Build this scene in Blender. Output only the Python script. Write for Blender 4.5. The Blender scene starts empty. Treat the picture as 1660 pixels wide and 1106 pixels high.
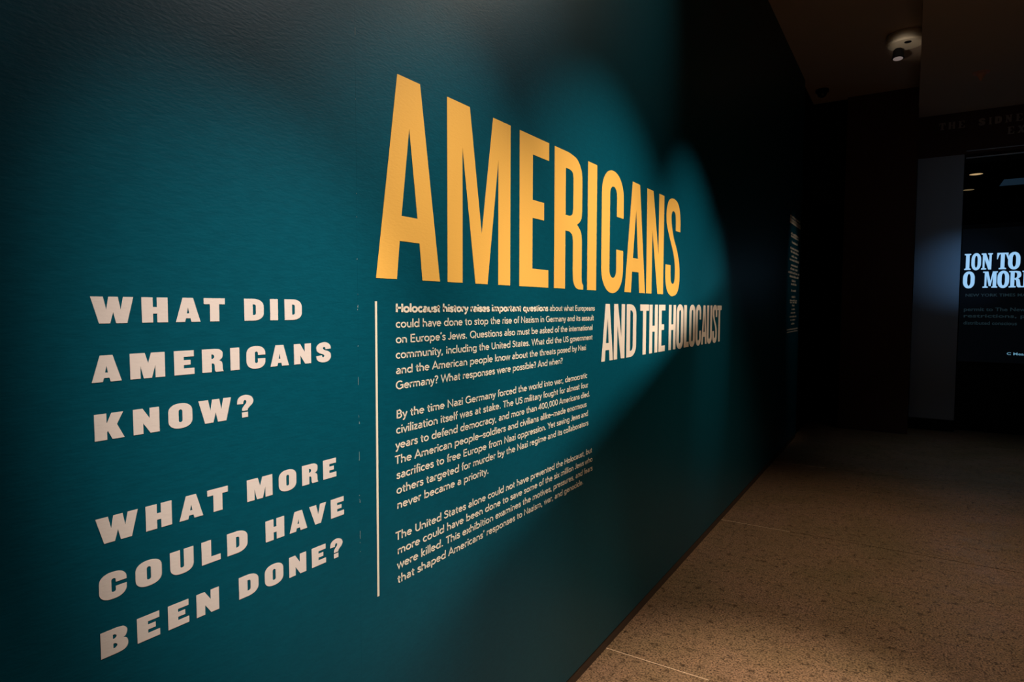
import bpy, bmesh, math, random
from mathutils import Vector, Matrix
random.seed(7)
S = bpy.context.scene
C = S.collection
PI = math.pi

# ------------------------------------------------------------------ camera, world, lights, exposure
cam_d = bpy.data.cameras.new('camera')
cam = bpy.data.objects.new('camera', cam_d); C.objects.link(cam)
cam_d.sensor_width = 36.0
cam_d.lens = 1022.5463 / 1660 * 36
cam_d.clip_start = 0.02
pt, yw, rl = -0.0537616, 0.562570, 0.00320801
fw = Vector((-math.sin(yw)*math.cos(pt), math.cos(yw)*math.cos(pt), math.sin(pt)))
ri = Vector((math.cos(yw), math.sin(yw), 0)); up = ri.cross(fw)
r2 = math.cos(rl)*ri + math.sin(rl)*up; u2 = -math.sin(rl)*ri + math.cos(rl)*up
M = Matrix((r2, u2, -fw)).transposed().to_4x4()
M.translation = Vector((1.12030586, 0, 1.55))
cam.matrix_world = M
S.camera = cam

S.view_settings.view_transform = 'Standard'
S.view_settings.look = 'None'
S.view_settings.gamma = 1
S.view_settings.use_curve_mapping = False
S.view_settings.exposure = 0.0

w = bpy.data.worlds.new('gallery_dark'); S.world = w; w.use_nodes = True
bg = w.node_tree.nodes['Background']
bg.inputs[0].default_value = (0.5, 0.6, 0.8, 1); bg.inputs[1].default_value = 0.0005

def spot(name, loc, target, watts, color, angle, blend, radius=0.03):
    l = bpy.data.lights.new(name, 'SPOT'); l.energy = watts; l.color = color
    l.spot_size = math.radians(angle); l.spot_blend = blend; l.shadow_soft_size = radius
    o = bpy.data.objects.new(name, l); C.objects.link(o); o.location = loc
    o.rotation_euler = (Vector(target) - Vector(loc)).to_track_quat('-Z', 'Y').to_euler()
    return o
WARM = (1.0, 0.88, 0.74)
K = 4*PI*PI/0.88
LEFT = (1.0, 0.88, 0.76)
TRACK = [((1.303, 1.752, 3.86), (0, 1.24, 0.912), 7.9*K, WARM, 38.4, .98),
         ((1.90, -0.20, 3.86), (0, 0.90, 1.32), 11.6*K, LEFT, 19.2, 1.0),
         ((1.802, 2.232, 3.86), (0, 2.654, 0.62), 13.2*K, WARM, 52.8, .95),
         ((1.617, 3.173, 3.86), (0, 3.95, 0.88), 10.2*K, WARM, 43.5, 1.0)]
spot('sheen_fill', (1.60, 3.60, 3.90), (0, 1.8, 2.8), 1.0*K, (1.0, 0.84, 0.66), 90, 1.0, 0.03)  # added wide lamp, placed so its sheen shows on the upper wall
spot('sheen_fill_left', (1.607, 1.947, 3.30), (0, 1.1, 2.75), 0.92*K, (1.0, 0.90, 0.86), 80, 1.0, 0.03)  # added lamp hung lower, for the sheen on the upper left wall
for i, (p_, t_, e_, c_, a_, b_) in enumerate(TRACK):
    spot('spotlight_track', p_, t_, e_, c_, a_, b_, 0.006 if i > 1 else 0.02)
spot('spotlight_subtitle', (1.4, 4.7, 3.86), (0, 4.35, 1.35), 1.9*K, WARM, 22, 1.0, 0.03)
spot('spotlight_floor', (1.75, 4.3, 3.85), (1.50, 3.9, 0), 205, (1.0, 0.78, 0.55), 86, 1.0, 0.05)
spot('spotlight_floor_near', (0.95, 2.7, 4.12), (0.78, 2.25, 0), 720, (1.0, 0.80, 0.60), 32, 1.0, 0.04)
spot('spotlight_far_text', (1.0, 7.3, 3.9), (0, 7.72, 1.75), 34, WARM, 27, 1.0, 0.03)
spot('pillar_fill', (2.5, 8.6, 2.10), (1.80, 9.6, 2.03), 22, (0.27, 0.58, 1.0), 48, 1.0, 0.05)  # added blue lamp for the glow on the pillar, no known projector
spot('pillar_fill_wide', (2.9, 7.6, 2.6), (2.0, 9.6, 2.3), 4.5, (0.50, 0.75, 1.0), 100, 1.0, 0.05)  # second added blue lamp, spreads the glow over pillar and rails

spot('far_floor_fill', (2.7, 6.6, 3.8), (2.1, 7.5, 0), 46, (0.70, 0.88, 1.0), 60, 1.0, 0.1)  # added cool lamp that brightens the far floor

# ------------------------------------------------------------------ materials
def mat(name, col, rough=0.6, spec=0.5, metal=0.0, emit=None, es=1.0):
    m = bpy.data.materials.new(name); m.use_nodes = True
    b = m.node_tree.nodes['Principled BSDF']
    b.inputs['Base Color'].default_value = (*col, 1)
    b.inputs['Roughness'].default_value = rough
    b.inputs['Specular IOR Level'].default_value = spec
    b.inputs['Metallic'].default_value = metal
    if emit:
        b.inputs['Emission Color'].default_value = (*emit, 1)
        b.inputs['Emission Strength'].default_value = es
    return m
def bump(m, scale, strength, dist, stretch=(1, 1, 1), detail=4):
    nt = m.node_tree; N = nt.nodes; b = N['Principled BSDF']
    tc = N.new('ShaderNodeTexCoord'); mp = N.new('ShaderNodeMapping'); mp.inputs['Scale'].default_value = stretch
    ns = N.new('ShaderNodeTexNoise'); ns.inputs['Scale'].default_value = scale; ns.inputs['Detail'].default_value = detail
    bp = N.new('ShaderNodeBump'); bp.inputs['Strength'].default_value = strength; bp.inputs['Distance'].default_value = dist
    nt.links.new(tc.outputs['Object'], mp.inputs['Vector']); nt.links.new(mp.outputs[0], ns.inputs['Vector'])
    nt.links.new(ns.outputs['Fac'], bp.inputs['Height']); nt.links.new(bp.outputs[0], b.inputs['Normal'])
    return ns
def mottled(m, c1, c2, scale, lo=0.35, hi=0.65, stretch=(1, 1, 1)):
    nt = m.node_tree; N = nt.nodes; b = N['Principled BSDF']
    tc = N.new('ShaderNodeTexCoord'); mp = N.new('ShaderNodeMapping'); mp.inputs['Scale'].default_value = stretch
    ns = N.new('ShaderNodeTexNoise'); ns.inputs['Scale'].default_value = scale; ns.inputs['Detail'].default_value = 5
    cr = N.new('ShaderNodeValToRGB'); e = cr.color_ramp.elements
    e[0].position = lo; e[0].color = (*c1, 1); e[1].position = hi; e[1].color = (*c2, 1)
    nt.links.new(tc.outputs['Object'], mp.inputs['Vector']); nt.links.new(mp.outputs[0], ns.inputs['Vector'])
    nt.links.new(ns.outputs['Fac'], cr.inputs[0]); nt.links.new(cr.outputs[0], b.inputs['Base Color'])

wall_m = mat('teal_wallcovering', (0.001, 0.072, 0.104), 0.40, 0.16)
mottled(wall_m, (0.0006, 0.066, 0.102), (0.0008, 0.075, 0.115), 60, stretch=(1, 0.4, 1.6))
bump(wall_m, 150, 0.35, 0.0012, (1, 0.45, 1.4), 5)
orange_m = mat('orange_print', (0.93, 0.50, 0.095), 0.55, 0.3); bump(orange_m, 150, 0.25, 0.001, (1, 0.45, 1.4))
cream_m = mat('cream_print', (0.86, 0.75, 0.60), 0.55, 0.3); bump(cream_m, 150, 0.2, 0.001)
pale_m = mat('pale_pink_cream_print', (0.85, 0.71, 0.58), 0.55, 0.3); bump(pale_m, 150, 0.2, 0.001)
pink_m = mat('pale_pink_print', (0.74, 0.645, 0.60), 0.55, 0.3); bump(pink_m, 150, 0.25, 0.001, (1, 0.45, 1.4))
black_m = mat('matt_black_paint', (0.006, 0.006, 0.007), 0.7, 0.2); bump(black_m, 120, 0.1, 0.0005)
brown_m = mat('dark_brown_paint', (0.085, 0.040, 0.032), 0.7, 0.2); bump(brown_m, 120, 0.1, 0.0005)
base_m = mat('dark_bronze_base', (0.055, 0.035, 0.027), 0.5, 0.4); bump(base_m, 60, 0.1, 0.0005)
ceil_m = mat('brown_ceiling_paint', (0.62, 0.47, 0.36), 0.85, 0.2); bump(ceil_m, 90, 0.15, 0.0008)
steel_m = mat('brushed_steel', (0.60, 0.66, 0.72), 0.45, 0.5, 0.6); bump(steel_m, 60, 0.1, 0.0003, (0.1, 1, 1))
strip_m = mat('pale_divider', (0.95, 0.72, 0.52), 0.5, 0.5); bump(strip_m, 90, 0.1, 0.0003)
pillar_m = mat('grey_blue_panel', (0.30, 0.34, 0.40), 0.42, 0.5); bump(pillar_m, 90, 0.08, 0.0004)
plaster_m = mat('cream_enamel', (0.72, 0.60, 0.44), 0.5, 0.4); bump(plaster_m, 60, 0.1, 0.0004)
chip_m = mat('worn_edge', (0.25, 0.30, 0.30), 0.7, 0.3); bump(chip_m, 200, 0.2, 0.0004)
seam_m = mat('seam_shadow', (0.002, 0.03, 0.038), 0.8, 0.1); bump(seam_m, 200, 0.2, 0.0004)

# terrazzo-like ground concrete
floor_m = mat('ground_concrete', (0.2, 0.13, 0.08), 0.36, 0.45)
nt = floor_m.node_tree; N = nt.nodes; b = N['Principled BSDF']
tc = N.new('ShaderNodeTexCoord')
def noise(scale, detail, rough=0.5):
    n = N.new('ShaderNodeTexNoise'); n.inputs['Scale'].default_value = scale; n.inputs['Detail'].default_value = detail
    n.inputs['Roughness'].default_value = rough; nt.links.new(tc.outputs['Object'], n.inputs['Vector']); return n
def ramp(src, stops):
    r = N.new('ShaderNodeValToRGB'); nt.links.new(src, r.inputs[0]); e = r.color_ramp.elements
    e[0].position, e[0].color = stops[0][0], (*stops[0][1], 1); e[1].position, e[1].color = stops[-1][0], (*stops[-1][1], 1)
    for p, c in stops[1:-1]:
        k = e.new(p); k.color = (*c, 1)
    return r
def mix(fac, a, bb, mode='MIX'):
    m = N.new('ShaderNodeMix'); m.data_type = 'RGBA'; m.blend_type = mode
    if isinstance(fac, (int, float)): m.inputs[0].default_value = fac
    else: nt.links.new(fac, m.inputs[0])
    for s, v in ((6, a), (7, bb)):
        if isinstance(v, tuple): m.inputs[s].default_value = (*v, 1)
        else: nt.links.new(v, m.inputs[s])
    return m.outputs[2]
big = ramp(noise(1.6, 5, 0.6).outputs['Fac'], [(0.3, (0.22, 0.155, 0.085)), (0.5, (0.27, 0.175, 0.105)), (0.7, (0.30, 0.185, 0.125))])
mid = ramp(noise(26, 6, 0.7).outputs['Fac'], [(0.36, (0.34, 0.32, 0.30)), (0.45, (0.94, 0.94, 0.94)), (0.7, (1.15, 1.10, 1.08))])
fine = ramp(noise(120, 4, 0.7).outputs['Fac'], [(0.40, (0.22, 0.21, 0.20)), (0.50, (0.95, 0.95, 0.95)), (0.66, (1.42, 1.38, 1.34))])
vor = N.new('ShaderNodeTexVoronoi'); vor.inputs['Scale'].default_value = 42; nt.links.new(tc.outputs['Object'], vor.inputs['Vector'])
spk = ramp(vor.outputs['Distance'], [(0.10, (0.28, 0.25, 0.22)), (0.22, (1, 1, 1))])
vmask = ramp(vor.outputs['Color'], [(0.52, (0, 0, 0)), (0.60, (1, 1, 1))])
col = mix(1.0, big.outputs[0], mid.outputs[0], 'MULTIPLY')
col = mix(1.0, col, fine.outputs[0], 'MULTIPLY')
spk2 = mix(vmask.outputs[0], spk.outputs[0], (1.0, 1.0, 1.0))
col = mix(1.0, col, spk2, 'MULTIPLY')
nt.links.new(col, b.inputs['Base Color'])
rr_ = ramp(noise(5, 4).outputs['Fac'], [(0.3, (0.30,)*3), (0.7, (0.46,)*3)])
nt.links.new(rr_.outputs[0], b.inputs['Roughness'])
bp = N.new('ShaderNodeBump'); bp.inputs['Strength'].default_value = 0.15; bp.inputs['Distance'].default_value = 0.001
nt.links.new(noise(120, 4, 0.7).outputs['Fac'], bp.inputs['Height']); nt.links.new(bp.outputs[0], b.inputs['Normal'])

# ------------------------------------------------------------------ helpers
def link(name, me, m, parent=None):
    o = bpy.data.objects.new(name, me); C.objects.link(o)
    if m is not None and not len(me.materials): me.materials.append(m)
    if parent: o.parent = parent
    return o
def bx(bm, x0, x1, y0, y1, z0, z1):
    vs = [bm.verts.new((x, y, z)) for x in (x0, x1) for y in (y0, y1) for z in (z0, z1)]
    for f in ((0,1,3,2),(4,6,7,5),(0,4,5,1),(2,3,7,6),(0,2,6,4),(1,5,7,3)): bm.faces.new([vs[i] for i in f])
def box(name, x0, x1, y0, y1, z0, z1, m, parent=None, bevel=0, kind=None):
    bm = bmesh.new(); bx(bm, x0, x1, y0, y1, z0, z1)
    if bevel: bmesh.ops.bevel(bm, geom=bm.edges[:], offset=bevel, segments=2, affect='EDGES')
    bmesh.ops.recalc_face_normals(bm, faces=bm.faces[:])
    me = bpy.data.meshes.new(name); bm.to_mesh(me); bm.free()
    o = link(name, me, m, parent)
    if kind: o['kind'] = kind
    return o
def lathe(name, prof, m, parent=None, loc=(0,0,0), seg=32, rot=None):
    bm = bmesh.new(); rings = []
    for r, z in prof:
        if r < 1e-6: rings.append([bm.verts.new((0, 0, z))])
        else: rings.append([bm.verts.new((r*math.cos(2*PI*i/seg), r*math.sin(2*PI*i/seg), z)) for i in range(seg)])
    for a, c in zip(rings, rings[1:]):
        for i in range(seg):
            j = (i+1) % seg
            if len(a) == 1 and len(c) > 1: bm.faces.new((a[0], c[i], c[j]))
            elif len(c) == 1 and len(a) > 1: bm.faces.new((a[i], a[j], c[0]))
            elif len(a) > 1: bm.faces.new((a[i], a[j], c[j], c[i]))
    bmesh.ops.recalc_face_normals(bm, faces=bm.faces[:])
    for f in bm.faces: f.smooth = True
    me = bpy.data.meshes.new(name); bm.to_mesh(me); bm.free()
    me.set_sharp_from_angle(angle=math.radians(35)) if hasattr(me, 'set_sharp_from_angle') else None
    o = link(name, me, m, parent); o.location = loc
    if rot: o.rotation_euler = rot
    return o
def thing(name, label, cat, loc=(0,0,0), group=None):
    o = bpy.data.objects.new(name, None); C.objects.link(o); o.location = loc; o.empty_display_size = 0.1
    o['label'] = label; o['category'] = cat
    if group: o['group'] = group
    return o
def tag(o, label, cat, group=None):
    o['label'] = label; o['category'] = cat
    if group: o['group'] = group
    return o

# ------------------------------------------------------------------ setting
fl = box('floor', -0.3, 4.8, -2.6, 13.2, -0.12, -0.012, black_m, kind='structure')
ys = [-2.6, -1.545, 0.525, 2.595, 4.665, 6.735, 8.805, 10.875, 13.2]
xs = [-0.28, 1.13, 3.20, 4.8]
for i in range(len(ys)-1):
    for j in range(len(xs)-1):
        box('floor_slab', xs[j]+0.0016, xs[j+1]-0.0016, ys[i]+0.0018, ys[i+1]-0.0018, -0.012, 0.0, floor_m, fl, bevel=0.0008)
for y in ys[1:-1]: box('divider_strip', -0.28, 0.46, y-0.0016, y+0.0016, -0.0119, 0.0004, strip_m, fl)
box('divider_strip', 1.1285, 1.1315, -2.6, 13.2, -0.0119, -0.0012, floor_m, fl)

HT = 4.20
wl = box('wall_left', -0.25, -0.012, -2.6, 8.17, 0.05, HT, black_m, kind='structure')
seams = [-2.6, -2.052, -1.007, 0.038, 1.083, 2.133, 3.183, 4.233, 5.283, 6.333, 7.25, 8.17]
for a, c in zip(seams, seams[1:]):
    box('wall_panel', -0.012, 0.0, a+0.00005, c-0.00005, 0.05, HT, wall_m, wl)
# scuffs where two strips of wallcovering meet
bm = bmesh.new()
for k in range(26):
    z = random.choice([random.uniform(1.2, 1.7), random.uniform(1.3, 2.6), random.uniform(0.9, 1.3)])
    h = random.choice([0.002, 0.003, 0.006, 0.02]) ; yy = 1.083 + random.uniform(-0.0012, 0.0008)
    bx(bm, 0.0, 0.0004, yy, yy+random.uniform(0.0006, 0.0014), z, z+h)
me = bpy.data.meshes.new('seam_scuffs'); bm.to_mesh(me); bm.free()
sc_ = link('seam_scuffs', me, chip_m, wl); sc_['kind'] = 'stuff'
bl = box('baseboard_left', -0.02, -0.003, -2.6, 8.17, 0.0, 0.05, base_m, kind='structure')
box('top_reveal', -0.02, -0.001, -2.6, 8.17, 0.046, 0.0499, black_m, bl)
box('wall_passage', -0.25, -0.03, 8.175, 12.0, 0.0, HT, black_m, kind='structure')
box('wall_passage_end', -0.03, 0.37, 11.0, 11.1, 0.0, HT, black_m, kind='structure')
box('wall_passage_header', -0.03, 0.37, 9.18, 9.30, 2.9, HT, black_m, kind='structure')
box('wall_end', 0.37, 1.135, 9.1, 9.25, 0.0, HT, brown_m, kind='structure')
box('wall_passage_side', 0.37, 0.45, 9.25, 11.0, 0.0, HT, black_m, kind='structure')
box('ceiling', -0.25, 1.13, -2.6, 12.0, HT, HT+0.1, ceil_m, kind='structure')
SZ = 3.955
box('ceiling_soffit', 1.13, 4.8, -2.6, 9.60, SZ, HT+0.1, ceil_m, kind='structure')
box('wall_right', 4.8, 4.95, -2.6, 13.2, 0, HT, black_m, kind='structure')
box('wall_behind', -0.25, 4.8, -2.75, -2.6, 0, HT, black_m, kind='structure')
# front of the next gallery
fa = box('wall_fascia', 1.135, 4.8, 9.60, 9.80, 3.44, SZ+0.2, brown_m, kind='structure')
pl = box('trim_pillar', 1.14, 1.625, 9.60, 9.95, 0.145, 3.44, pillar_m, kind='structure', bevel=0.004)
box('trim_plinth', 1.145, 1.63, 9.602, 9.95, 0.0, 0.145, black_m, kind='structure')
box('wall_display', 1.63, 4.8, 9.805, 9.95, 0.0, 2.60, black_m, kind='structure')
box('wall_gallery_left', 1.14, 1.55, 9.95, 13.2, 0, 3.44, black_m, kind='structure')
box('wall_gallery_end', 1.55, 4.8, 13.0, 13.2, 0, 3.44, black_m, kind='structure')
box('ceiling_gallery', 1.14, 4.8, 9.80, 13.2, 3.36, 3.46, black_m, kind='structure')

# header rails above the opening
t = thing('header_rail', 'pair of thin steel rails along the top of the dark opening', 'rail', (1.64, 9.585, 3.385))
box('upper_rail', 0, 2.9, -0.008, 0.014, 0.084, 0.092, steel_m, t)
box('lower_rail', 0, 2.9, -0.012, 0.014, -0.004, 0.008, steel_m, t)

# ------------------------------------------------------------------ lettering engine: contours in a unit box (0..1 wide, 0..1 high)
def sm(pts, n=6):
    """closed smooth curve through points; a point given as (x, y, 1) is a corner"""
    out = []; L = len(pts)
    for i in range(L):
        p0, p1, p2, p3 = pts[i-1], pts[i], pts[(i+1) % L], pts[(i+2) % L]
        c1, c2 = len(p1) > 2, len(p2) > 2
        a = Vector(p1[:2]); d = Vector(p2[:2]); q0 = a if c1 else Vector(p0[:2]); q3 = d if c2 else Vector(p3[:2])
        if c1 and c2: out.append(tuple(a)); continue
        if c1: q0 = a + (a-d)*0.0
        for k in range(n):
            t_ = k/n
            out.append(tuple(0.5*((2*a)+(-q0+d)*t_+(2*q0-5*a+4*d-q3)*t_**2+(-q0+3*a-3*d+q3)*t_**3)))
    return out
def rr(x0, y0, x1, y1, rx, ry, e=2.4, n=9, corners='abcd'):
    """rounded rectangle, super-elliptic corners; a=bottom-left b=bottom-right c=top-right d=top-left"""
    out = []
    for key, cx, cy, s, ang in (('a', x0+rx, y0+ry, (-1,-1), 0), ('b', x1-rx, y0+ry, (1,-1), 1), ('c', x1-rx, y1-ry, (1,1), 0), ('d', x0+rx, y1-ry, (-1,1), 1)):
        if key not in corners:
            out.append((x0 if s[0] < 0 else x1, y0 if s[1] < 0 else y1)); continue
        arc = []
        for k in range(n+1):
            th = k/n*PI/2
            arc.append((cx+s[0]*rx*math.cos(th)**(2/e), cy+s[1]*ry*math.sin(th)**(2/e)))
        out += arc[::-1] if ang else arc
    return out
def arc4(x0, y0, x1, y1, rx, ry, order, e=2.4, n=9):
    """open run of corner arcs, in the given order and direction"""
    out = []
    for key, rev in order:
        s = {'a': (-1,-1), 'b': (1,-1), 'c': (1,1), 'd': (-1,1)}[key]
        cx = x0+rx if s[0] < 0 else x1-rx; cy = y0+ry if s[1] < 0 else y1-ry
        a = [(cx+s[0]*rx*math.cos(k/n*PI/2)**(2/e), cy+s[1]*ry*math.sin(k/n*PI/2)**(2/e)) for k in range(n+1)]
        out += a[::-1] if rev else a
    return out
mirror = lambda c: [(1-x, y) for x, y in c]

def heavy(ch):          # the wide heavy capitals of the questions
    if ch == 'I': return [[(0,0),(0,1),(1,1),(1,0)]]
    if ch == 'H': return [[(0,0),(0,1),(.42,1),(.42,.615),(.58,.615),(.58,1),(1,1),(1,0),(.58,0),(.58,.355),(.42,.355),(.42,0)]]
    if ch == 'T': return [[(.28,0),(.28,.74),(0,.74),(0,1),(1,1),(1,.74),(.72,.74),(.72,0)]]
    if ch == 'L': return [[(0,0),(0,1),(.50,1),(.50,.26),(1,.26),(1,0)]]
    if ch == 'E': return [[(0,0),(0,1),(.98,1),(.98,.74),(.47,.74),(.47,.605),(.81,.605),(.81,.405),(.47,.405),(.47,.26),(1,.26),(1,0)]]
    if ch == 'A': return [[(0,0),(.29,1),(.71,1),(1,0),(.62,0),(.585,.15),(.405,.15),(.365,0)], [(.445,.35),(.545,.35),(.495,.60)]]
    if ch == 'M': return [[(0,0),(0,1),(.42,1),(.51,.58),(.60,1),(1,1),(1,0),(.715,0),(.715,.50),(.61,0),(.375,0),(.285,.50),(.285,0)]]
    if ch == 'N': return [[(0,0),(0,1),(.36,1),(.63,.58),(.63,1),(1,1),(1,0),(.64,0),(.37,.42),(.37,0)]]
    if ch == 'W': return [[(.18,0),(0,1),(.285,1),(.355,.50),(.41,1),(.63,1),(.69,.50),(.755,1),(1,1),(.84,0),(.575,0),(.51,.42),(.435,0)]]
    if ch == 'V': return [[(.33,0),(0,1),(.40,1),(.53,.45),(.64,1),(1,1),(.68,0)]]
    if ch == 'K': return [[(0,0),(0,1),(.40,1),(.40,.64),(.42,.64),(.57,1),(.97,1),(.75,.55),(1,0),(.585,0),(.44,.33),(.41,.29),(.41,0)]]
    if ch == 'O': return [rr(0,-.02,1,1.02,.5,.36,2.3), rr(.42,.235,.58,.765,.08,.07,2)]
    if ch == 'D': return [rr(0,0,1,1,.55,.36,2.2,corners='bc'), rr(.43,.255,.59,.745,.09,.09,2,corners='bc')]
    if ch == 'U': return [[(0,1),(.42,1)] + arc4(.42,.235,.585,2,.08,.07,(('a',0),('b',1)),2) + [(.585,1),(1,1)] + arc4(0,-.02,1,2,.47,.35,(('b',0),('a',1)),2.3)]
    if ch == 'C': return [[(1,.60)] + arc4(0,-.02,1,1.02,.48,.37,(('c',0),('d',1)),2.3)[1:] + arc4(0,-.02,1,1.02,.48,.37,(('a',0),('b',1)),2.3)[:-1]
                          + [(1,.44),(.60,.44)] + arc4(.44,.235,.60,.765,.08,.07,(('b',0),('a',1)),2)[1:] + arc4(.44,.235,.60,.765,.08,.07,(('d',0),('c',1)),2)[:-1] + [(.60,.60)]]
    if ch == 'R': return [sm([(0,0,1),(0,1,1),(.58,1,1),(.80,.975),(.94,.88),(.965,.75),(.93,.59),(.80,.49,1),(.91,.43),(.95,.31),(.96,.12),(1,.0,1),(.63,0,1),(.585,.08),(.575,.28),(.53,.36),(.44,.375,1),(.44,0,1)]), sm([(.43,.57,1),(.43,.76,1),(.50,.76,1),(.56,.70),(.56,.63),(.50,.57,1)])]
    if ch == 'B': return [sm([(0,0,1),(0,1,1),(.60,1,1),(.84,.96),(.96,.84),(.97,.70),(.91,.57),(.82,.52,1),(.95,.45),(1,.30),(.97,.14),(.84,.035),(.62,0,1)]), sm([(.44,.60,1),(.44,.77,1),(.50,.77,1),(.57,.72),(.57,.65),(.50,.60,1)]), sm([(.45,.23,1),(.45,.42,1),(.52,.42,1),(.59,.36),(.59,.29),(.52,.23,1)])]
    if ch == 'S': return [sm([(.99,.67,1),(.95,.84),(.79,.97),(.52,1.02),(.21,.95),(.03,.79),(.04,.60),(.21,.47),(.45,.395),(.55,.33),(.50,.25),(.42,.255),(.38,.35,1),(0,.32,1),(.05,.14),(.21,.03),(.48,-.02),(.79,.035),(.97,.19),(.97,.41),(.82,.54),(.58,.61),(.45,.68),(.48,.76),(.55,.765),(.61,.73),(.62,.65,1)])]
    if ch == '?': return [sm([(0,.63,1),(.05,.85),(.24,.98),(.56,1.02),(.86,.93),(1,.75),(.93,.58),(.76,.46),(.66,.38),(.64,.30,1),(.30,.30,1),(.31,.41),(.44,.55),(.55,.64),(.56,.74),(.47,.79),(.39,.73),(.37,.62,1)]), [(.29,0),(.29,.235),(.65,.235),(.65,0)]]
def tall(ch, sub=False):           # the tall narrow capitals of the title
    bt = .125
    if ch == 'I': return [[(0,0),(0,1),(1,1),(1,0)]]
    if ch == 'H': return [[(0,0),(0,1),(.355,1),(.355,.565),(.645,.565),(.645,1),(1,1),(1,0),(.645,0),(.645,.44),(.355,.44),(.355,0)]]
    if ch == 'T': return [[(.315,0),(.315,.875),(0,.875),(0,1),(1,1),(1,.875),(.685,.875),(.685,0)]]
    if ch == 'L': return [[(0,0),(0,1),(.53,1),(.53,bt),(1,bt),(1,0)]]
    if ch == 'E': return [[(0,0),(0,1),(1,1),(1,.878),(.43,.878),(.43,.58),(.83,.58),(.83,.46),(.43,.46),(.43,.122),(1,.122),(1,0)]]
    if ch == 'A': return [[(0,0),(.325,1),(.675,1),(1,0),(.70,0),(.655,.19),(.345,.19),(.30,0)], [(.375,.315),(.625,.315),(.50,.755)]]
    if ch == 'M': return [[(0,0),(0,1),(.325,1),(.51,.29),(.695,1),(1,1),(1,0),(.785,0),(.785,.76),(.605,0),(.41,0),(.215,.76),(.215,0)]]
    if ch == 'N': return [[(0,0),(0,1),(.345,1),(.69,.38),(.69,1),(1,1),(1,0),(.655,0),(.31,.62),(.31,0)]]
    if ch == 'O': return [rr(0,-.015,1,1.015,.5,.20,2.1,12), rr(.36,.115,.64,.885,.14,.06,2)]
    if ch == 'D': return [rr(0,0,1,1,.62,.21,2.1,12,corners='bc'), rr(.36,.115,.65,.885,.22,.08,2,corners='bc')]
    if ch == 'U': return [[(0,1),(.355,1)] + arc4(.355,.115,.645,2,.145,.06,(('a',0),('b',1)),2) + [(.645,1),(1,1)] + arc4(0,-.015,1,2,.5,.20,(('b',0),('a',1)),2.1,12)]
    if ch == 'C': return [[(1,.64)] + arc4(0,-.015,1,1.015,.5,.21,(('c',0),('d',1)),2.1,12) + arc4(0,-.015,1,1.015,.5,.21,(('a',0),('b',1)),2.1,12)
                          + [(1,.36),(.675,.36)] + arc4(.36,.115,.675,.885,.1575,.065,(('b',0),('a',1)),2) + arc4(.36,.115,.675,.885,.1575,.065,(('d',0),('c',1)),2) + [(.675,.64)]]
    if ch == 'R': return [sm([(0,0,1),(0,1,1),(.46,1,1),(.75,.975),(.91,.90),(.94,.81,1),(.94,.60,1),(.90,.53),(.76,.488,1),(.90,.44),(.94,.365,1),(.94,.13,1),(.95,.06),(1,.035,1),(1,0,1),(.84,0,1),(.72,.015),(.64,.06),(.62,.13,1),(.62,.36,1),(.585,.405),(.49,.425,1),(.36,.425,1),(.36,0,1)]), sm([(.36,.54,1),(.36,.88,1),(.48,.88,1),(.59,.865),(.62,.82,1),(.62,.60,1),(.59,.555),(.50,.54,1)])]
    if ch == 'S': return [sm([(1,.685,1),(1,.80),(.94,.91),(.78,.99),(.49,1.015),(.20,.985),(.05,.90),(.015,.81),(.06,.715),(.27,.585),(.52,.445),(.635,.33),(.66,.22),(.62,.14),(.50,.115),(.385,.14),(.35,.20),(.34,.31,1),(0,.31,1),(0,.16),(.12,.045),(.32,-.005),(.52,-.015),(.80,.015),(.95,.09),(1,.19),(.96,.34),(.79,.475),(.52,.615),(.385,.735),(.355,.81),(.39,.865),(.50,.885),(.625,.86),(.665,.79),(.67,.685,1)])]
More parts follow.
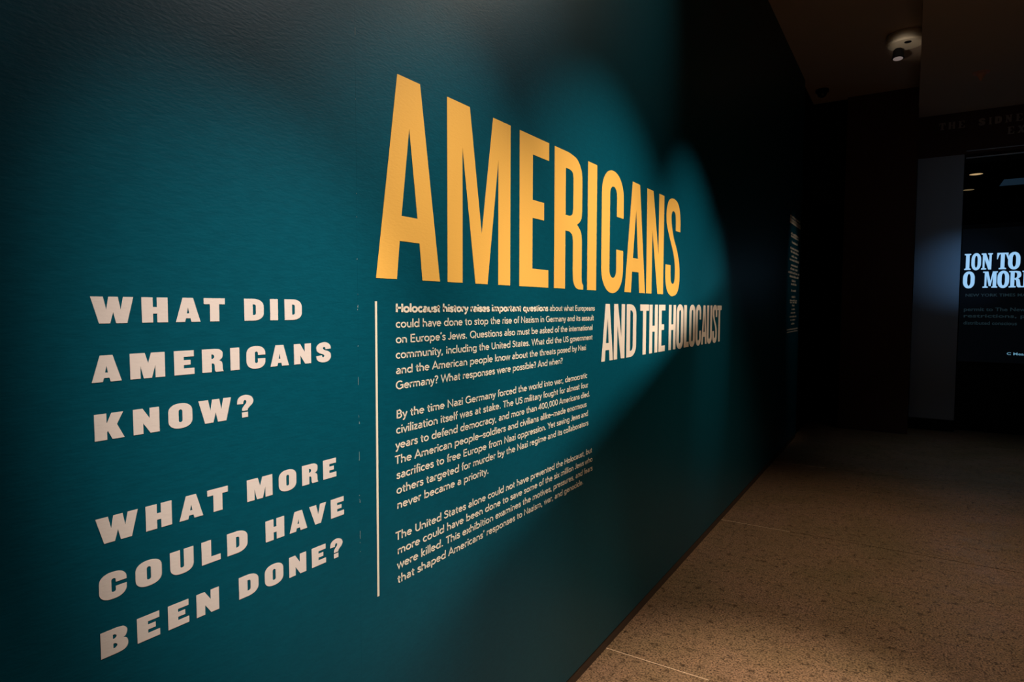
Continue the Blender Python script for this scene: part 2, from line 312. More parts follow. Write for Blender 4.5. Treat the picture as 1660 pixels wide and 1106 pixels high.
def slab(ch):           # condensed slab serif of the screen
    s = .07
    if ch == 'I': return [[(0,0),(0,s),(.22,s+.03),(.22,.90),(0,1-s),(0,1),(1,1),(1,1-s),(.78,.90),(.78,s+.03),(1,s),(1,0)]]
    if ch == 'O': return [rr(0,-.03,1,1.03,.5,.42,2.1,10), rr(.36,.13,.65,.87,.14,.26,2)]
    if ch == 'T': return [[(.18,0),(.18,s),(.33,s+.03),(.33,.93),(.20,.88),(.05,.60),(0,.62),(0,1),(1,1),(1,.62),(.95,.60),(.80,.88),(.68,.93),(.68,s+.03),(.83,s),(.83,0)]]
    if ch == 'N': return [[(0,0),(0,s),(.12,s+.03),(.12,.90),(0,1-s),(0,1),(.40,1),(.70,.45),(.70,.90),(.58,1-s),(.58,1),(1,1),(1,1-s),(.90,.90),(.90,0),(.64,0),(.30,.62),(.30,s+.03),(.45,s),(.45,0)]]
    if ch == 'M': return [[(0,0),(0,s),(.12,s+.02),(.12,.92),(0,1-s),(0,1),(.36,1),(.52,.42),(.66,1),(1,1),(1,1-s),(.92,.92),(.92,s+.02),(1,s),(1,0),(.60,0),(.60,s),(.68,s+.02),(.68,.72),(.55,.10),(.42,.10),(.26,.72),(.26,s+.02),(.36,s),(.36,0)]]
    if ch == 'R': return [sm([(0,0,1),(0,s,1),(.12,s+.02,1),(.12,.92,1),(0,1-s,1),(0,1,1),(.55,1,1),(.82,.96),(.92,.82),(.90,.66),(.70,.54,1),(.80,.48),(.86,.30),(.90,.12),(1,s,1),(1,0,1),(.72,0,1),(.60,.10),(.55,.40),(.44,.48,1),(.42,.48,1),(.42,s+.02,1),(.54,s,1),(.54,0,1)]), sm([(.42,.56,1),(.42,.91,1),(.48,.91,1),(.60,.84),(.60,.64),(.48,.56,1)])]
    if ch == 'E': return [[(0,0),(0,s),(.12,s+.02),(.12,.92),(0,1-s),(0,1),(.95,1),(.95,.68),(.88,.68),(.75,.91),(.44,.91),(.44,.56),(.62,.60),(.62,.42),(.44,.46),(.44,.09),(.78,.09),(.93,.34),(1,.34),(1,0)]]
    if ch == 'X': return [[(0,0),(0,s),(.38,.5),(0,1-s),(0,1),(.42,1),(.55,.68),(.68,1),(1,1),(1,1-s),(.64,.54),(1,s),(1,0),(.58,0),(.46,.34),(.34,0)]]
    if ch == 'H': return [[(0,0),(0,1),(.38,1),(.38,.56),(.62,.56),(.62,1),(1,1),(1,0),(.62,0),(.62,.46),(.38,.46),(.38,0)]]
    if ch == 'S': return heavy('S')
    if ch == 'D': return heavy('D')
    if ch == 'Y': return [[(.33,0),(.33,.42),(0,1),(.4,1),(.55,.62),(.7,1),(1,1),(.66,.42),(.66,0)]]

DG = None
def glyph_mesh(name, contours, y0, y1, z0, z1, depth):
    """flat lettering of real thickness; local x=along the wall, y=up, z=out"""
    cu = bpy.data.curves.new('glyph', 'CURVE'); cu.dimensions = '2D'; cu.fill_mode = 'BOTH'; cu.extrude = depth/2
    for c in contours:
        pts = []
        for p in c:
            q = (y0+p[0]*(y1-y0), z0+p[1]*(z1-z0))
            if not pts or (abs(q[0]-pts[-1][0])+abs(q[1]-pts[-1][1])) > 1e-6: pts.append(q)
        if abs(pts[0][0]-pts[-1][0])+abs(pts[0][1]-pts[-1][1]) < 1e-6: pts.pop()
        sp = cu.splines.new('POLY'); sp.points.add(len(pts)-1)
        for i, q in enumerate(pts): sp.points[i].co = (q[0], q[1], depth/2, 1)
        sp.use_cyclic_u = True
    o = bpy.data.objects.new('glyph', cu)
    me = bpy.data.meshes.new_from_object(o)
    me.name = name
    bpy.data.objects.remove(o); bpy.data.curves.remove(cu)
    me.materials.clear()
    return me
# the wall faces +x: text runs +y, up is +z
ONWALL = Matrix(((0,0,1),(1,0,0),(0,1,0)))
def to_wall(me, x=0.0003):
    me.transform(ONWALL.to_4x4()); me.transform(Matrix.Translation((x, 0, 0)))
FACING = Matrix(((1,0,0),(0,0,-1),(0,1,0)))       # faces -y: text runs +x
def letters(parent, rows, z0, z1, font, m, org, depth=0.0005):
    for ch, a, c in rows:
        me = glyph_mesh('letter', font(ch), a, c, z0, z1, depth)
        to_wall(me); me.transform(Matrix.Translation(-Vector(org)))
        link('letter', me, m, parent)
def line_empty(parent, org, at):
    e = bpy.data.objects.new('text_line', None); C.objects.link(e); e.parent = parent
    e.location = Vector(at) - Vector(org); e.empty_display_size = 0.05
    return e

TITLE = [('A',1.1444,1.3954), ('M',1.4298,1.7631), ('E',1.8203,2.0223), ('R',2.0654,2.3120), ('I',2.3486,2.4362), ('C',2.4861,2.7266), ('A',2.7477,3.0145), ('N',3.0290,3.2842), ('S',3.3192,3.5646)]
SUB = [[('A',2.4970,2.6231), ('N',2.6312,2.7575), ('D',2.7801,2.9027)], [('T',2.9539,3.0757), ('H',3.0854,3.2087), ('E',3.2269,3.3289)],
       [('H',3.3898,3.5116), ('O',3.5272,3.6515), ('L',3.6669,3.7632), ('O',3.7707,3.8927), ('C',3.9060,4.0244), ('A',4.0330,4.1580), ('U',4.1608,4.2850), ('S',4.2959,4.4141), ('T',4.4139,4.5310)]]
Q1 = [(1.521,1.565,[('W',0.4993,0.5662), ('H',0.5797,0.6249), ('A',0.6390,0.6857), ('T',0.6928,0.7359), ('D',0.7777,0.8224), ('I',0.8376,0.8567), ('D',0.8733,0.9180)]),
      (1.4245,1.4685,[('A',0.4975,0.5439), ('M',0.5578,0.6172), ('E',0.6339,0.6718), ('R',0.6870,0.7304), ('I',0.7453,0.7649), ('C',0.7805,0.8243), ('A',0.8360,0.8822), ('N',0.8957,0.9414), ('S',0.9556,0.9983)]),
      (1.328,1.372,[('K',0.4994,0.5458), ('N',0.5604,0.6048), ('O',0.6208,0.6656), ('W',0.6779,0.7447), ('?',0.7576,0.7943)])]
Q2 = [(1.155,1.199,[('W',0.4963,0.5635), ('H',0.5766,0.6226), ('A',0.6362,0.6822), ('T',0.6912,0.7339), ('M',0.7759,0.8359), ('O',0.8516,0.8967), ('R',0.9122,0.9565), ('E',0.9710,1.0099)]),
      (1.0585,1.1025,[('C',0.4983,0.5421), ('O',0.5566,0.6019), ('U',0.6171,0.6613), ('L',0.6772,0.7157), ('D',0.7300,0.7749), ('H',0.8174,0.8636), ('A',0.8770,0.9241), ('V',0.9305,0.9782), ('E',0.9923,1.0320)]),
      (0.962,1.006,[('B',0.4982,0.5415), ('E',0.5568,0.5960), ('E',0.6109,0.6501), ('N',0.6648,0.7104), ('D',0.7536,0.7983), ('O',0.8135,0.8592), ('N',0.8745,0.9200), ('E',0.9356,0.9760), ('?',0.9888,1.0264)])]

org = (0, 1.144, 1.621)
t = thing('title_lettering', 'giant orange-yellow narrow capitals reading AMERICANS on the teal wall', 'lettering', org)
letters(t, TITLE, 1.621, 2.14, tall, orange_m, org)
org = (0, 2.497, 1.315)
t = thing('subtitle_lettering', 'pale narrow capitals reading AND THE HOLOCAUST under the end of the orange title', 'lettering', org)
for wd in SUB:
    e = bpy.data.objects.new('word', None); C.objects.link(e); e.parent = t; e.location = (0, wd[0][1]-2.497, 0)
    letters(e, wd, 1.315, 1.565, tall, pale_m, (0, wd[0][1], 1.315))
for Q, lab in ((Q1, 'upper left question in wide pinkish heavy capitals, WHAT DID AMERICANS KNOW?'),
               (Q2, 'lower left question in wide pinkish heavy capitals, WHAT MORE COULD HAVE BEEN DONE?')):
    org = (0, 0.4975, Q[-1][0])
    t = thing('question_lettering', lab, 'lettering', org)
    for z0, z1, row in Q:
        at = (0, 0.4975, z0); e = line_empty(t, org, at)
        letters(e, row, z0, z1, heavy, pink_m, at)
bm = bmesh.new(); bx(bm, 0, 0.001, -0.0035, 0.0035, 0, 0.748)
bmesh.ops.bevel(bm, geom=[e for e in bm.edges], offset=0.0003, segments=1, affect='EDGES')
me = bpy.data.meshes.new('vertical_rule'); bm.to_mesh(me); bm.free()
vr = link('vertical_rule', me, cream_m); vr.location = (0, 1.1437, 0.815)
tag(vr, 'thin cream vertical line between the questions and the small text', 'line')

# ---- small text, set in Blender's built-in sans serif, word by word
def font_obj(txt, off):
    c = bpy.data.curves.new('txt', 'FONT'); c.body = txt; c.offset = off; c.resolution_u = 3
    c.fill_mode = 'BOTH'; c.extrude = 0.01
    return bpy.data.objects.new('txt', c)
def text_mesh(txt, off):
    o = font_obj(txt, off); me = bpy.data.meshes.new_from_object(o)
    c = o.data; bpy.data.objects.remove(o); bpy.data.curves.remove(c)
    me.materials.clear()
    return me
def xr(me):
    v = [p.co.x for p in me.vertices]; return min(v), max(v)
mI = text_mesh('I', 0); I0, I1 = xr(mI); CAP = max(p.co.y for p in mI.vertices)
# ---- a monoline humanist alphabet drawn as strokes (cap height 1): {char: (advance, [stroke, ...])}
def arc(cx, cy, rx, ry, a0, a1, n=10):
    return [(cx+rx*math.cos(math.radians(a0+(a1-a0)*i/n)), cy+ry*math.sin(math.radians(a0+(a1-a0)*i/n))) for i in range(n+1)]
def curve(pts, n=3):
    out = []
    for i in range(len(pts)-1):
        p0, p1, p2, p3 = pts[max(i-1, 0)], pts[i], pts[i+1], pts[min(i+2, len(pts)-1)]
        for k in range(n):
            t_ = k/n
            out.append(tuple(0.5*(2*p1[j]+(p2[j]-p0[j])*t_+(2*p0[j]-5*p1[j]+4*p2[j]-p3[j])*t_**2+(3*p1[j]-p0[j]-3*p2[j]+p3[j])*t_**3) for j in (0, 1)))
    return out + [pts[-1]]
STROKES = {
 'a': (.69, [[(.55,0),(.55,.40)] + arc(.34,.40,.21,.225,0,140,8)[1:], curve([(.55,.375),(.34,.365),(.17,.30),(.115,.19),(.17,.08),(.29,.045),(.43,.09),(.54,.20)])]),
 'b': (.81, [[(.125,0),(.125,1.06)], arc(.425,.325,.27,.285,0,360,18)]),
 'c': (.63, [arc(.37,.325,.275,.285,45,315,14)]),
 'd': (.81, [[(.685,0),(.685,1.06)], arc(.385,.325,.27,.285,0,360,18)]),
 'e': (.74, [[(.10,.345),(.635,.345)] + arc(.37,.325,.27,.285,4,318,16)[1:]]),
 'f': (.40, [[(.20,0),(.20,.84)] + arc(.36,.84,.16,.17,180,75,6)[1:], [(.03,.60),(.39,.60)]]),
 'g': (.81, [[(.685,.65),(.685,-.03)] + arc(.40,-.03,.285,.20,0,-148,9)[1:], arc(.385,.325,.27,.285,0,360,18)]),
 'h': (.73, [[(.125,0),(.125,1.06)], [(.125,.32)] + arc(.355,.36,.23,.25,170,0,8)[1:] + [(.585,0)]]),
 'i': (.28, [[(.14,0),(.14,.65)], [(.14,.82),(.14,.96)]]),
 'k': (.63, [[(.125,0),(.125,1.06)], [(.53,.64),(.17,.33),(.56,.0)]]),
 'l': (.27, [[(.135,0),(.135,1.06)]]),
 'm': (1.09, [[(.125,0),(.125,.65)], [(.125,.32)] + arc(.33,.38,.205,.23,170,0,7)[1:] + [(.535,0)], [(.535,.32)] + arc(.74,.38,.205,.23,170,0,7)[1:] + [(.945,0)]]),
 'n': (.72, [[(.125,0),(.125,.65)], [(.125,.32)] + arc(.355,.36,.23,.25,170,0,8)[1:] + [(.585,0)]]),
 'o': (.77, [arc(.385,.325,.285,.285,0,360,20)]),
 'p': (.81, [[(.125,-.31),(.125,.65)], arc(.425,.325,.27,.285,0,360,18)]),
 'q': (.81, [[(.685,-.31),(.685,.65)], arc(.385,.325,.27,.285,0,360,18)]),
 'r': (.45, [[(.125,0),(.125,.65)], [(.125,.32)] + arc(.37,.36,.235,.25,170,80,6)[1:]]),
 's': (.56, [curve([(.48,.51),(.40,.59),(.28,.615),(.15,.57),(.125,.46),(.21,.375),(.35,.325),(.455,.25),(.45,.12),(.35,.045),(.22,.035),(.07,.14)])]),
 't': (.46, [[(.20,.85),(.20,.17)] + arc(.33,.17,.13,.125,180,290,6)[1:], [(.02,.60),(.41,.60)]]),
 'u': (.72, [[(.135,.65),(.135,.29)] + arc(.365,.29,.23,.25,180,350,8)[1:], [(.595,0),(.595,.65)]]),
 'v': (.61, [[(.045,.65),(.305,.02),(.565,.65)]]),
 'w': (.93, [[(.045,.65),(.255,.02),(.465,.63),(.675,.02),(.885,.65)]]),
 'x': (.60, [[(.05,.65),(.55,0)], [(.55,.65),(.05,0)]]),
 'y': (.61, [[(.045,.65),(.315,.03)], [(.575,.65),(.27,-.12),(.19,-.245),(.04,-.25)]]),
 'z': (.55, [[(.05,.595),(.48,.595)], [(.48,.60),(.06,.05)], [(.05,.055),(.51,.055)]]),
 'A': (.90, [[(.045,0),(.45,.97),(.855,0)], [(.18,.30),(.72,.30)]]),
 'B': (.79, [[(.14,0),(.14,1)], [(.14,.945),(.40,.945)] + arc(.40,.74,.20,.205,90,-90,8) + [(.14,.535)], [(.40,.535)] + arc(.41,.295,.25,.24,90,-90,8) + [(.14,.055)]]),
 'E': (.73, [[(.14,0),(.14,1)], [(.14,.945),(.65,.945)], [(.14,.52),(.61,.52)], [(.14,.055),(.67,.055)]]),
 'G': (1.07, [arc(.54,.5,.44,.45,46,318,18) + [(.93,.15),(.93,.48),(.62,.48)]]),
 'H': (.93, [[(.14,0),(.14,1)], [(.79,0),(.79,1)], [(.14,.52),(.79,.52)]]),
 'J': (.54, [[(.40,1),(.40,.25)] + arc(.21,.25,.19,.20,0,-150,7)[1:]]),
 'N': (.99, [[(.14,0),(.14,.97),(.85,.03),(.85,1)]]),
 'Q': (1.15, [arc(.57,.5,.47,.45,0,360,24), [(.66,.28),(1.02,-.04)]]),
 'S': (.70, [curve([(.60,.80),(.50,.915),(.35,.945),(.19,.89),(.135,.76),(.20,.62),(.38,.535),(.55,.44),(.61,.29),(.53,.13),(.36,.055),(.19,.08),(.07,.21)])]),
 'T': (.74, [[(.02,.945),(.72,.945)], [(.37,0),(.37,.945)]]),
 'U': (.90, [[(.14,1),(.14,.36)] + arc(.45,.36,.31,.31,180,360,12)[1:] + [(.76,1)]]),
 'W': (1.26, [[(.04,1),(.33,.03),(.63,.97),(.93,.03),(1.22,1)]]),
 'Y': (.80, [[(.04,1),(.40,.45),(.76,1)], [(.40,.47),(.40,0)]]),
 '4': (.79, [[(.54,0),(.54,.96),(.06,.26),(.74,.26)]]),
 '0': (.79, [arc(.395,.5,.29,.45,0,360,20)]),
 ',': (.38, [[(.21,.10),(.12,-.17)]]),
 '.': (.38, [[(.19,0),(.19,.15)]]),
 '?': (.62, [arc(.29,.74,.20,.205,165,-45,9) + [(.32,.50),(.29,.42),(.29,.27)], [(.29,0),(.29,.15)]]),
 '\u2019': (.28, [[(.18,1.02),(.09,.76)]]),
 '\u2013': (.72, [[(.0,.38),(.72,.38)]])}
DOTS = {'i': 1, '?': 1, '.': 0}
def strip(bm, pts, w_, x0, k, ks, d):
    n = len(pts); closed = abs(pts[0][0]-pts[-1][0]) + abs(pts[0][1]-pts[-1][1]) < 1e-6
    if closed: pts = pts[:-1]; n -= 1
    L = []
    for i in range(n):
        def dr(i0, i1):
            v = Vector((pts[i1][0]-pts[i0][0], pts[i1][1]-pts[i0][1])); return v.normalized()
        if closed: u, v = dr((i-1) % n, i), dr(i, (i+1) % n)
        else: u = dr(i-1, i) if i else dr(i, i+1); v = dr(i, i+1) if i < n-1 else u
        m_ = (u+v); m_ = m_.normalized() if m_.length > 1e-4 else u
        c = max(abs(m_.dot(u)), 0.5); nn = Vector((-m_.y, m_.x))*(w_/2/c); p = Vector(pts[i])
        L.append((p+nn, p-nn))
    rows = []
    for a_, b_ in L:
        rows.append([bm.verts.new(((x0+q.x)*k, q.y*ks, z)) for q in (a_, b_) for z in (0, d)])
    rng = range(n) if closed else range(n-1)
    for i in rng:
        A_, B_ = rows[i], rows[(i+1) % n]
        bm.faces.new((A_[1], A_[3], B_[3], B_[1])); bm.faces.new((A_[0], A_[1], B_[1], B_[0])); bm.faces.new((A_[3], A_[2], B_[2], B_[3]))
    if not closed:
        for r in (rows[0], rows[-1]): bm.faces.new((r[0], r[2], r[3], r[1]))
def set_text(parent, txt, y0, y1, z, capH, m, org, bold=0):
    e = line_empty(parent, org, (0, y0, z))
    words = txt.split(' '); x = 0; lay = []
    for i, wd in enumerate(words):
        f = 1.06 if i < bold else 1.0; lay.append((wd, x, f, i < bold))
        x += sum(STROKES[c][0]*f for c in wd) + .37
    last = STROKES[words[-1][-1]][0]
    A_ = .06; B_ = x - .37 - .05
    k = (y1-y0)/(B_-A_)
    for wd, x0, f, bd in lay:
        bm = bmesh.new(); cx = x0 - A_
        for c in wd:
            adv, st = STROKES[c]
            for j, sp in enumerate(st):
                ww = .235 if bd else .145
                if DOTS.get(c) == j: ww *= 1.18
                strip(bm, [(p[0]*f, p[1]) for p in sp], ww, cx, k, capH, 0.0005)
            cx += adv*f
        bmesh.ops.recalc_face_normals(bm, faces=bm.faces[:])
        me = bpy.data.meshes.new('word'); bm.to_mesh(me); bm.free(); to_wall(me)
        mn = min(v.co.y for v in me.vertices); me.transform(Matrix.Translation((0, -mn, 0)))
        o = link('word', me, m, e); o.location = (0, mn, 0)
    return e
def set_line(parent, txt, y0, y1, z, capH, m, off=0.019, xf=None, org=(0,0,0), bold=0, names='word'):
    """words of one line as separate meshes; the line spans y0..y1. bold = number of leading bold words"""
    e = line_empty(parent, org, (0, y0, z) if xf is None else xf(y0, z))
    words = txt.split(' ')
    segs = []; x = 0.0; lead = None
    for i, wd in enumerate(words):
        o_ = off + (0.022 if i < bold else 0)
        me = text_mesh(wd, o_)
        a, c = xr(me)
        # advance of the word plus a space, from the bars set after it
        m2 = text_mesh(wd + ' I', 0); adv = xr(m2)[1] - (I1); bpy.data.meshes.remove(m2)
        if i < bold: adv *= 1.03
        segs.append((me, x, a, c)); x += adv
    A = segs[0][1]+segs[0][2]; B = segs[-1][1]+segs[-1][3]
    k = (y1-y0)/(B-A); ks = capH/CAP
    for me, sx, a, c in segs:
        tr = Matrix.Diagonal((k, ks, ks*0.5, 1)) @ Matrix.Translation((sx-A, 0, 0.01))
        me.transform(tr)
        if xf is None: to_wall(me)
        else: me.transform(FACING.to_4x4())
        me.name = names
        # a word keeps its origin at its own left end
        ax = 1 if xf is None else 0
        mn = min(v.co[ax] for v in me.vertices)
        d = Vector((0,0,0)); d[ax] = mn
        me.transform(Matrix.Translation(-d))
        o = link(names, me, m, e); o.location = d
    return e
P1 = ["Holocaust history raises important questions about what Europeans", "could have done to stop the rise of Nazism in Germany and its assault",
      "on Europe\u2019s Jews. Questions also must be asked of the international", "community, including the United States. What did the US government",
      "and the American people know about the threats posed by Nazi", "Germany? What responses were possible? And when?"]
P2 = ["By the time Nazi Germany forced the world into war, democratic", "civilization itself was at stake. The US military fought for almost four",
      "years to defend democracy, and more than 400,000 Americans died.", "The American people\u2013soldiers and civilians alike\u2013made enormous",
      "sacrifices to free Europe from Nazi oppression. Yet saving Jews and", "others targeted for murder by the Nazi regime and its collaborators", "never became a priority."]
P3 = ["The United States alone could not have prevented the Holocaust, but", "more could have been done to save some of the six million Jews who",
      "were killed. This exhibition examines the motives, pressures, and fears", "that shaped Americans\u2019 responses to Nazism, war, and genocide."]
E1 = [(1.2160,2.4239),(1.2156,2.4163),(1.2152,2.4050),(1.2148,2.4054),(1.2145,2.3452),(1.2141,2.1395)]
E2 = [(1.2154,2.3583),(1.2141,2.3675),(1.2120,2.3862),(1.2090,2.3533),(1.2144,2.3690),(1.2140,2.3728),(1.2159,1.6386)]
E3 = [(1.2095,2.4118),(1.2164,2.4170),(1.2149,2.4180),(1.2157,2.3293)]
for P, E_, z, pitch, lab in ((P1, E1, 1.536, .0401, 'top block of small cream text, opening with four bold words about questions'),
                      (P2, E2, 1.2595, .0398, 'middle block of small cream text, seven lines beginning By the time'),
                      (P3, E3, 0.9380, .0388, 'bottom block of small cream text, four lines beginning The United States')):
    org = (0, 1.2155, z - pitch*(len(P)-1))
    t = thing('text_paragraph', lab, 'text', org, 'cream paragraphs right of the vertical line')
    for i, (ln, (a, c)) in enumerate(zip(P, E_)):
        e = set_text(t, ln, a, c, z - pitch*i, 0.0218, cream_m, org, bold=5 if P is P1 and i == 0 else 0)
        if P is P1 and i == 0: e['label'] = 'first line, its opening words bold'

# ---- far text block near the end of the wall: many short centred lines too far to read
org = (0, 7.72, 1.28)
t = thing('far_text_block', 'tall narrow block of dim centred cream lines far along the wall', 'text', org)
# (centre y, half width, z, bar height)
def zz(k): return 2.52 - (k-110)/(1006-110)*(2.52-1.27)
far = [(92,.36,.012,0),(118,.38,.020,1),(134,.38,.020,1),(222,.29,.013,0),(242,.29,.013,0),(287,.20,.013,0),(334,.30,.013,0),(362,.29,.013,0),(395,.20,.013,0),
       (425,.34,.013,0),(465,.24,.013,0),(495,.27,.013,0),(525,.40,.013,0),(555,.33,.013,0),(588,.14,.012,0),(615,.19,.012,0),(666,.16,.012,0),(715,.14,.012,0),
       (745,.25,.010,0),(761,.24,.010,0),(785,.08,.010,0),(815,.12,.010,0),(843,.16,.010,0),(873,.24,.010,0),(900,.16,.010,0),(932,.12,.010,0),(975,.38,.008,1),(995,.38,.006,1)]
for k, hw, hh, solid in far:
    z = zz(k); bm = bmesh.new(); y = -hw
    while y < hw:
        w_ = random.uniform(0.010, 0.022)
        if random.random() < 0.16 and not solid: y += 0.014; continue
        hgt = hh*random.choice([0.7, 0.7, 1.0])
        bx(bm, 0.0003, 0.001, y, min(y+w_, hw+0.01), -hh, -hh+2*hgt)
        y += w_ + 0.004
    me = bpy.data.meshes.new('text_line'); bm.to_mesh(me); bm.free()
    o = link('text_line', me, cream_m, t); o.location = (0, 0, z-1.28); o['kind'] = 'stuff'

# ------------------------------------------------------------------ opening to the next gallery: lettering, screen, lamps
letter_dark = mat('bronze_letter', (0.36, 0.26, 0.21), 0.5, 0.4); bump(letter_dark, 60, 0.1, 0.0003)
org = (1.355, 9.60, 3.62)
t = thing('entrance_lettering', 'barely visible dark serif capitals on the fascia over the far opening', 'lettering', org)
def flat_row(parent, txt, x, pitch, wd, z0, z1, font, m, y, org, depth=0.006):
    for ch in txt:
        if ch != ' ':
            wch = wd*(0.5 if ch == 'I' else 1)
            me = glyph_mesh('letter', font(ch), x, x+wch, z0, z1, depth)
            me.transform(FACING.to_4x4()); me.transform(Matrix.Translation((0, y, 0))); me.transform(Matrix.Translation(-Vector(org)))
            link('letter', me, m, parent)
            x += pitch*(0.62 if ch == 'I' else 1)
        else: x += pitch*1.05
flat_row(t, 'THE SIDNEY', 1.352, 0.098, 0.066, 3.765, 3.85, slab, letter_dark, 9.60, org)
flat_row(t, 'EX', 2.03, 0.098, 0.066, 3.625, 3.71, slab, letter_dark, 9.60, org)

scr_m = mat('screen_black', (0.006, 0.006, 0.008), 0.7, 0.1, emit=(0.0006, 0.0010, 0.0015)); bump(scr_m, 40, 0.02, 0.0002)
scr_txt = mat('screen_blue_white', (0.1, 0.1, 0.1), 0.5, 0.3, emit=(0.30, 0.56, 0.86)); bump(scr_txt, 40, 0.02, 0.0002)
scr_dim = mat('screen_dim_teal', (0.05, 0.05, 0.05), 0.5, 0.3, emit=(0.006, 0.014, 0.018)); bump(scr_dim, 40, 0.02, 0.0002)
scr_mid = mat('screen_small_blue', (0.05, 0.05, 0.05), 0.5, 0.3, emit=(0.10, 0.24, 0.34)); bump(scr_mid, 40, 0.02, 0.0002)
org = (1.64, 9.76, 0.885)
t = thing('display_screen', 'dark wall display with glowing blue-white serif headline ION TO, O MORE', 'screen', org)
box('bezel', 0.0, 2.4, 0.0, 0.04, -0.012, 1.668, black_m, t, bevel=0.003)
box('screen_panel', 0.004, 2.396, -0.006, 0.0, 0.0, 1.656, scr_m, t)
rows = [(2.032, 2.232, [('I',1.676,1.741),('O',1.746,1.843),('N',1.846,1.958),('T',2.000,2.110),('O',2.108,2.226)]),
        (1.808, 2.008, [('O',1.668,1.787),('M',1.868,2.014),('O',2.012,2.126),('R',2.124,2.250),('E',2.250,2.360)])]
for z0, z1, row in rows:
    for ch, a, c in row:
        me = glyph_mesh('letter', slab(ch), a, c, z0, z1, 0.001)
        me.transform(FACING.to_4x4()); me.transform(Matrix.Translation((0, 9.7535, 0))); me.transform(Matrix.Translation(-Vector(org)))
        link('letter', me, scr_txt, t)
def scr_line(txt, x0, x1, z, cap, m):
    xf = lambda x, z_: (x, 9.7535, z_)
    set_line(t, txt, x0, x1, z, cap, m, xf=xf, org=org, off=0.02)
scr_line('NEW YORK TIMES MARCH', 1.70, 2.42, 1.700, 0.034, scr_dim)
scr_line('permit to The New', 1.69, 2.30, 1.520, 0.042, scr_dim)
scr_line('restrictions, p', 1.69, 2.30, 1.440, 0.040, scr_dim)
scr_line('distributed conscious', 1.69, 2.22, 1.350, 0.040, scr_dim)
scr_line('C Mean I', 2.136, 2.36, 0.985, 0.030, scr_mid)

lamp_a = mat('lamp_glow_warm', (0.1, 0.1, 0.1), 0.5, 0.3, emit=(0.48, 0.32, 0.15)); bump(lamp_a, 40, 0.02, 0.0002)
lamp_b = mat('lamp_glow_dim', (0.1, 0.1, 0.1), 0.5, 0.3, emit=(0.12, 0.085, 0.04)); bump(lamp_b, 40, 0.02, 0.0002)
panel_b = mat('light_panel_blue', (0.05, 0.05, 0.05), 0.5, 0.3, emit=(0.006, 0.014, 0.024)); bump(panel_b, 40, 0.02, 0.0002)
for x, y, m, lab in ((1.812, 10.60, lamp_a, 'brighter warm round downlight in the far ceiling, above its dim twin'), (1.810, 11.93, lamp_b, 'dimmer warm round downlight in the far ceiling, deeper inside')):
    t = thing('recessed_downlight', lab, 'lamp', (x, y, 3.36), 'downlights in the next gallery')
    lathe('trim_ring', [(0.075, 0.0), (0.095, 0.0), (0.092, -0.006), (0.075, -0.006)], black_m, t)
    lathe('lens', [(0.0, -0.004), (0.075, -0.004), (0.075, 0.0), (0.0, 0.0)], m, t)
t = thing('ceiling_light_panel', 'dim blue-grey rectangular light panel in the far ceiling at the right edge', 'lamp', (2.17, 11.2, 3.36))
box('frame', -0.01, 0.91, -0.01, 0.56, -0.008, 0.0, black_m, t)
box('diffuser', 0, 0.9, 0, 0.55, -0.012, -0.008, panel_b, t)

# ------------------------------------------------------------------ fittings on the high ceiling strip
t = thing('ceiling_spotlight', 'cream ceiling spotlight with a small pale lens beside the brown soffit edge', 'lamp', (1.00, 7.32, 4.20))
lathe('canopy', [(0.0, 0.0), (0.155, 0.0), (0.165, -0.020), (0.165, -0.085), (0.150, -0.100), (0.0, -0.100)], plaster_m, t, seg=48)
lathe('cable_hole', [(0.0, -0.104), (0.030, -0.104), (0.030, -0.100), (0.0, -0.100)], black_m, t, loc=(0.02, -0.07, 0))
lathe('stem', [(0.012, -0.10), (0.012, -0.15)], black_m, t, loc=(-0.06, 0.06, 0))
hd = lathe('lamp_head', [(0.0, 0.05), (0.03, 0.05), (0.045, 0.03), (0.05, -0.04), (0.055, -0.045), (0.045, -0.05), (0.0, -0.04)], black_m, t, loc=(-0.06, 0.07, -0.150), rot=(math.radians(-8), 0, 0))
lens_m = mat('lamp_lens_pale', (0.1, 0.1, 0.1), 0.4, 0.4, emit=(0.15, 0.115, 0.105)); bump(lens_m, 40, 0.02, 0.0002)
lathe('lens', [(0.0, -0.056), (0.035, -0.054), (0.043, -0.050)], lens_m, hd)
spot('canopy_fill', (0.90, 6.60, 3.70), (1.01, 7.34, 4.10), 7, WARM, 24, 0.8, 0.02)  # unseen lamp added only to light the cream canopy

t = thing('dome_camera', 'small black dome camera under the ceiling close to the wall corner', 'camera', (0.13, 8.62, 4.20))
lathe('mounting_ring', [(0.0, 0.0), (0.075, 0.0), (0.075, -0.03), (0.06, -0.035), (0.0, -0.035)], black_m, t)
lathe('dome', [(0.058, -0.035), (0.055, -0.055), (0.043, -0.078), (0.022, -0.09), (0.0, -0.094)], mat('smoked_dome', (0.01, 0.01, 0.01), 0.15, 0.5), t)

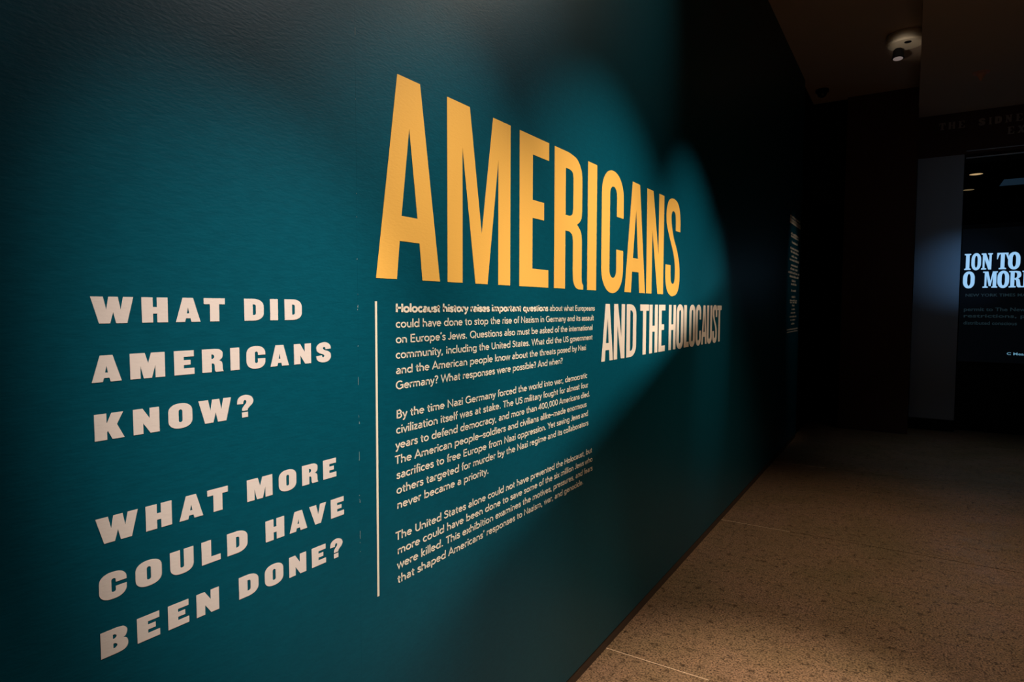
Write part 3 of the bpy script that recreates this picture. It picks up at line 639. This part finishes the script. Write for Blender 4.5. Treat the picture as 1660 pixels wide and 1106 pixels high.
red_m = mat('dull_red', (0.85, 0.45, 0.36), 0.5, 0.4); bump(red_m, 60, 0.1, 0.0003)
t = thing('soffit_glow_cone', 'small dull reddish cone standing in for a faint glow under the brown soffit', 'glow stand-in', (1.655, 8.10, SZ))  # cone added in place of a faint reddish glow on the soffit
lathe('cone_base', [(0.0, 0.0), (0.075, 0.0), (0.07, -0.012), (0.0, -0.014)], red_m, t)
lathe('cone_tip', [(0.05, -0.012), (0.020, -0.055), (0.008, -0.085), (0.0, -0.085)], red_m, t)

# ------------------------------------------------------------------ the key spotlight: its flap cuts the beam along a sloping line
Lw0, Lw1 = Vector((0, 1.355, 0.672)), Vector((0, 4.522, 1.71))
for (p_, t_, e_, c_, a_, b_), lab in zip(TRACK[2:], ('nearer black track spotlight with one barn door, above the title', 'farther black track spotlight with one barn door, above the subtitle')):
    KEY = Vector(p_)
    t = thing('track_spotlight', lab, 'lamp', KEY, 'track spotlights under the soffit')
    tgt = (Vector(t_) - KEY).normalized()
    rot = tgt.to_track_quat('-Z', 'Y').to_euler()
    lathe('lamp_head', [(0.0, 0.12), (0.03, 0.12), (0.035, 0.09), (0.035, 0.02), (0.03, 0.02), (0.03, 0.08), (0.0, 0.09)], black_m, t, rot=rot)
    ext0 = (Lw0 - (Lw1-Lw0)*0.9 - KEY).normalized(); ext1 = (Lw1 + (Lw1-Lw0)*0.5 - KEY).normalized()
    nrm = (Lw0-KEY).cross(Lw1-KEY).normalized()
    if nrm.z > 0: nrm = -nrm
    p = [ext0*0.42, ext1*0.42]; p += [p[1]+nrm*0.36, p[0]+nrm*0.36]
    bm = bmesh.new(); th = tgt*0.002
    vs = [bm.verts.new(v) for v in p] + [bm.verts.new(v+th) for v in p]
    for f in ((0,1,2,3),(7,6,5,4),(0,4,5,1),(1,5,6,2),(2,6,7,3),(3,7,4,0)): bm.faces.new([vs[i] for i in f])
    me = bpy.data.meshes.new('barn_door'); bm.to_mesh(me); bm.free(); link('barn_door', me, black_m, t)
    q = -tgt*0.085
    lathe('track_stem', [(0.0, 0.0), (0.010, 0.0), (0.010, SZ-KEY.z-q.z), (0.0, SZ-KEY.z-q.z)], black_m, t, loc=tuple(q))
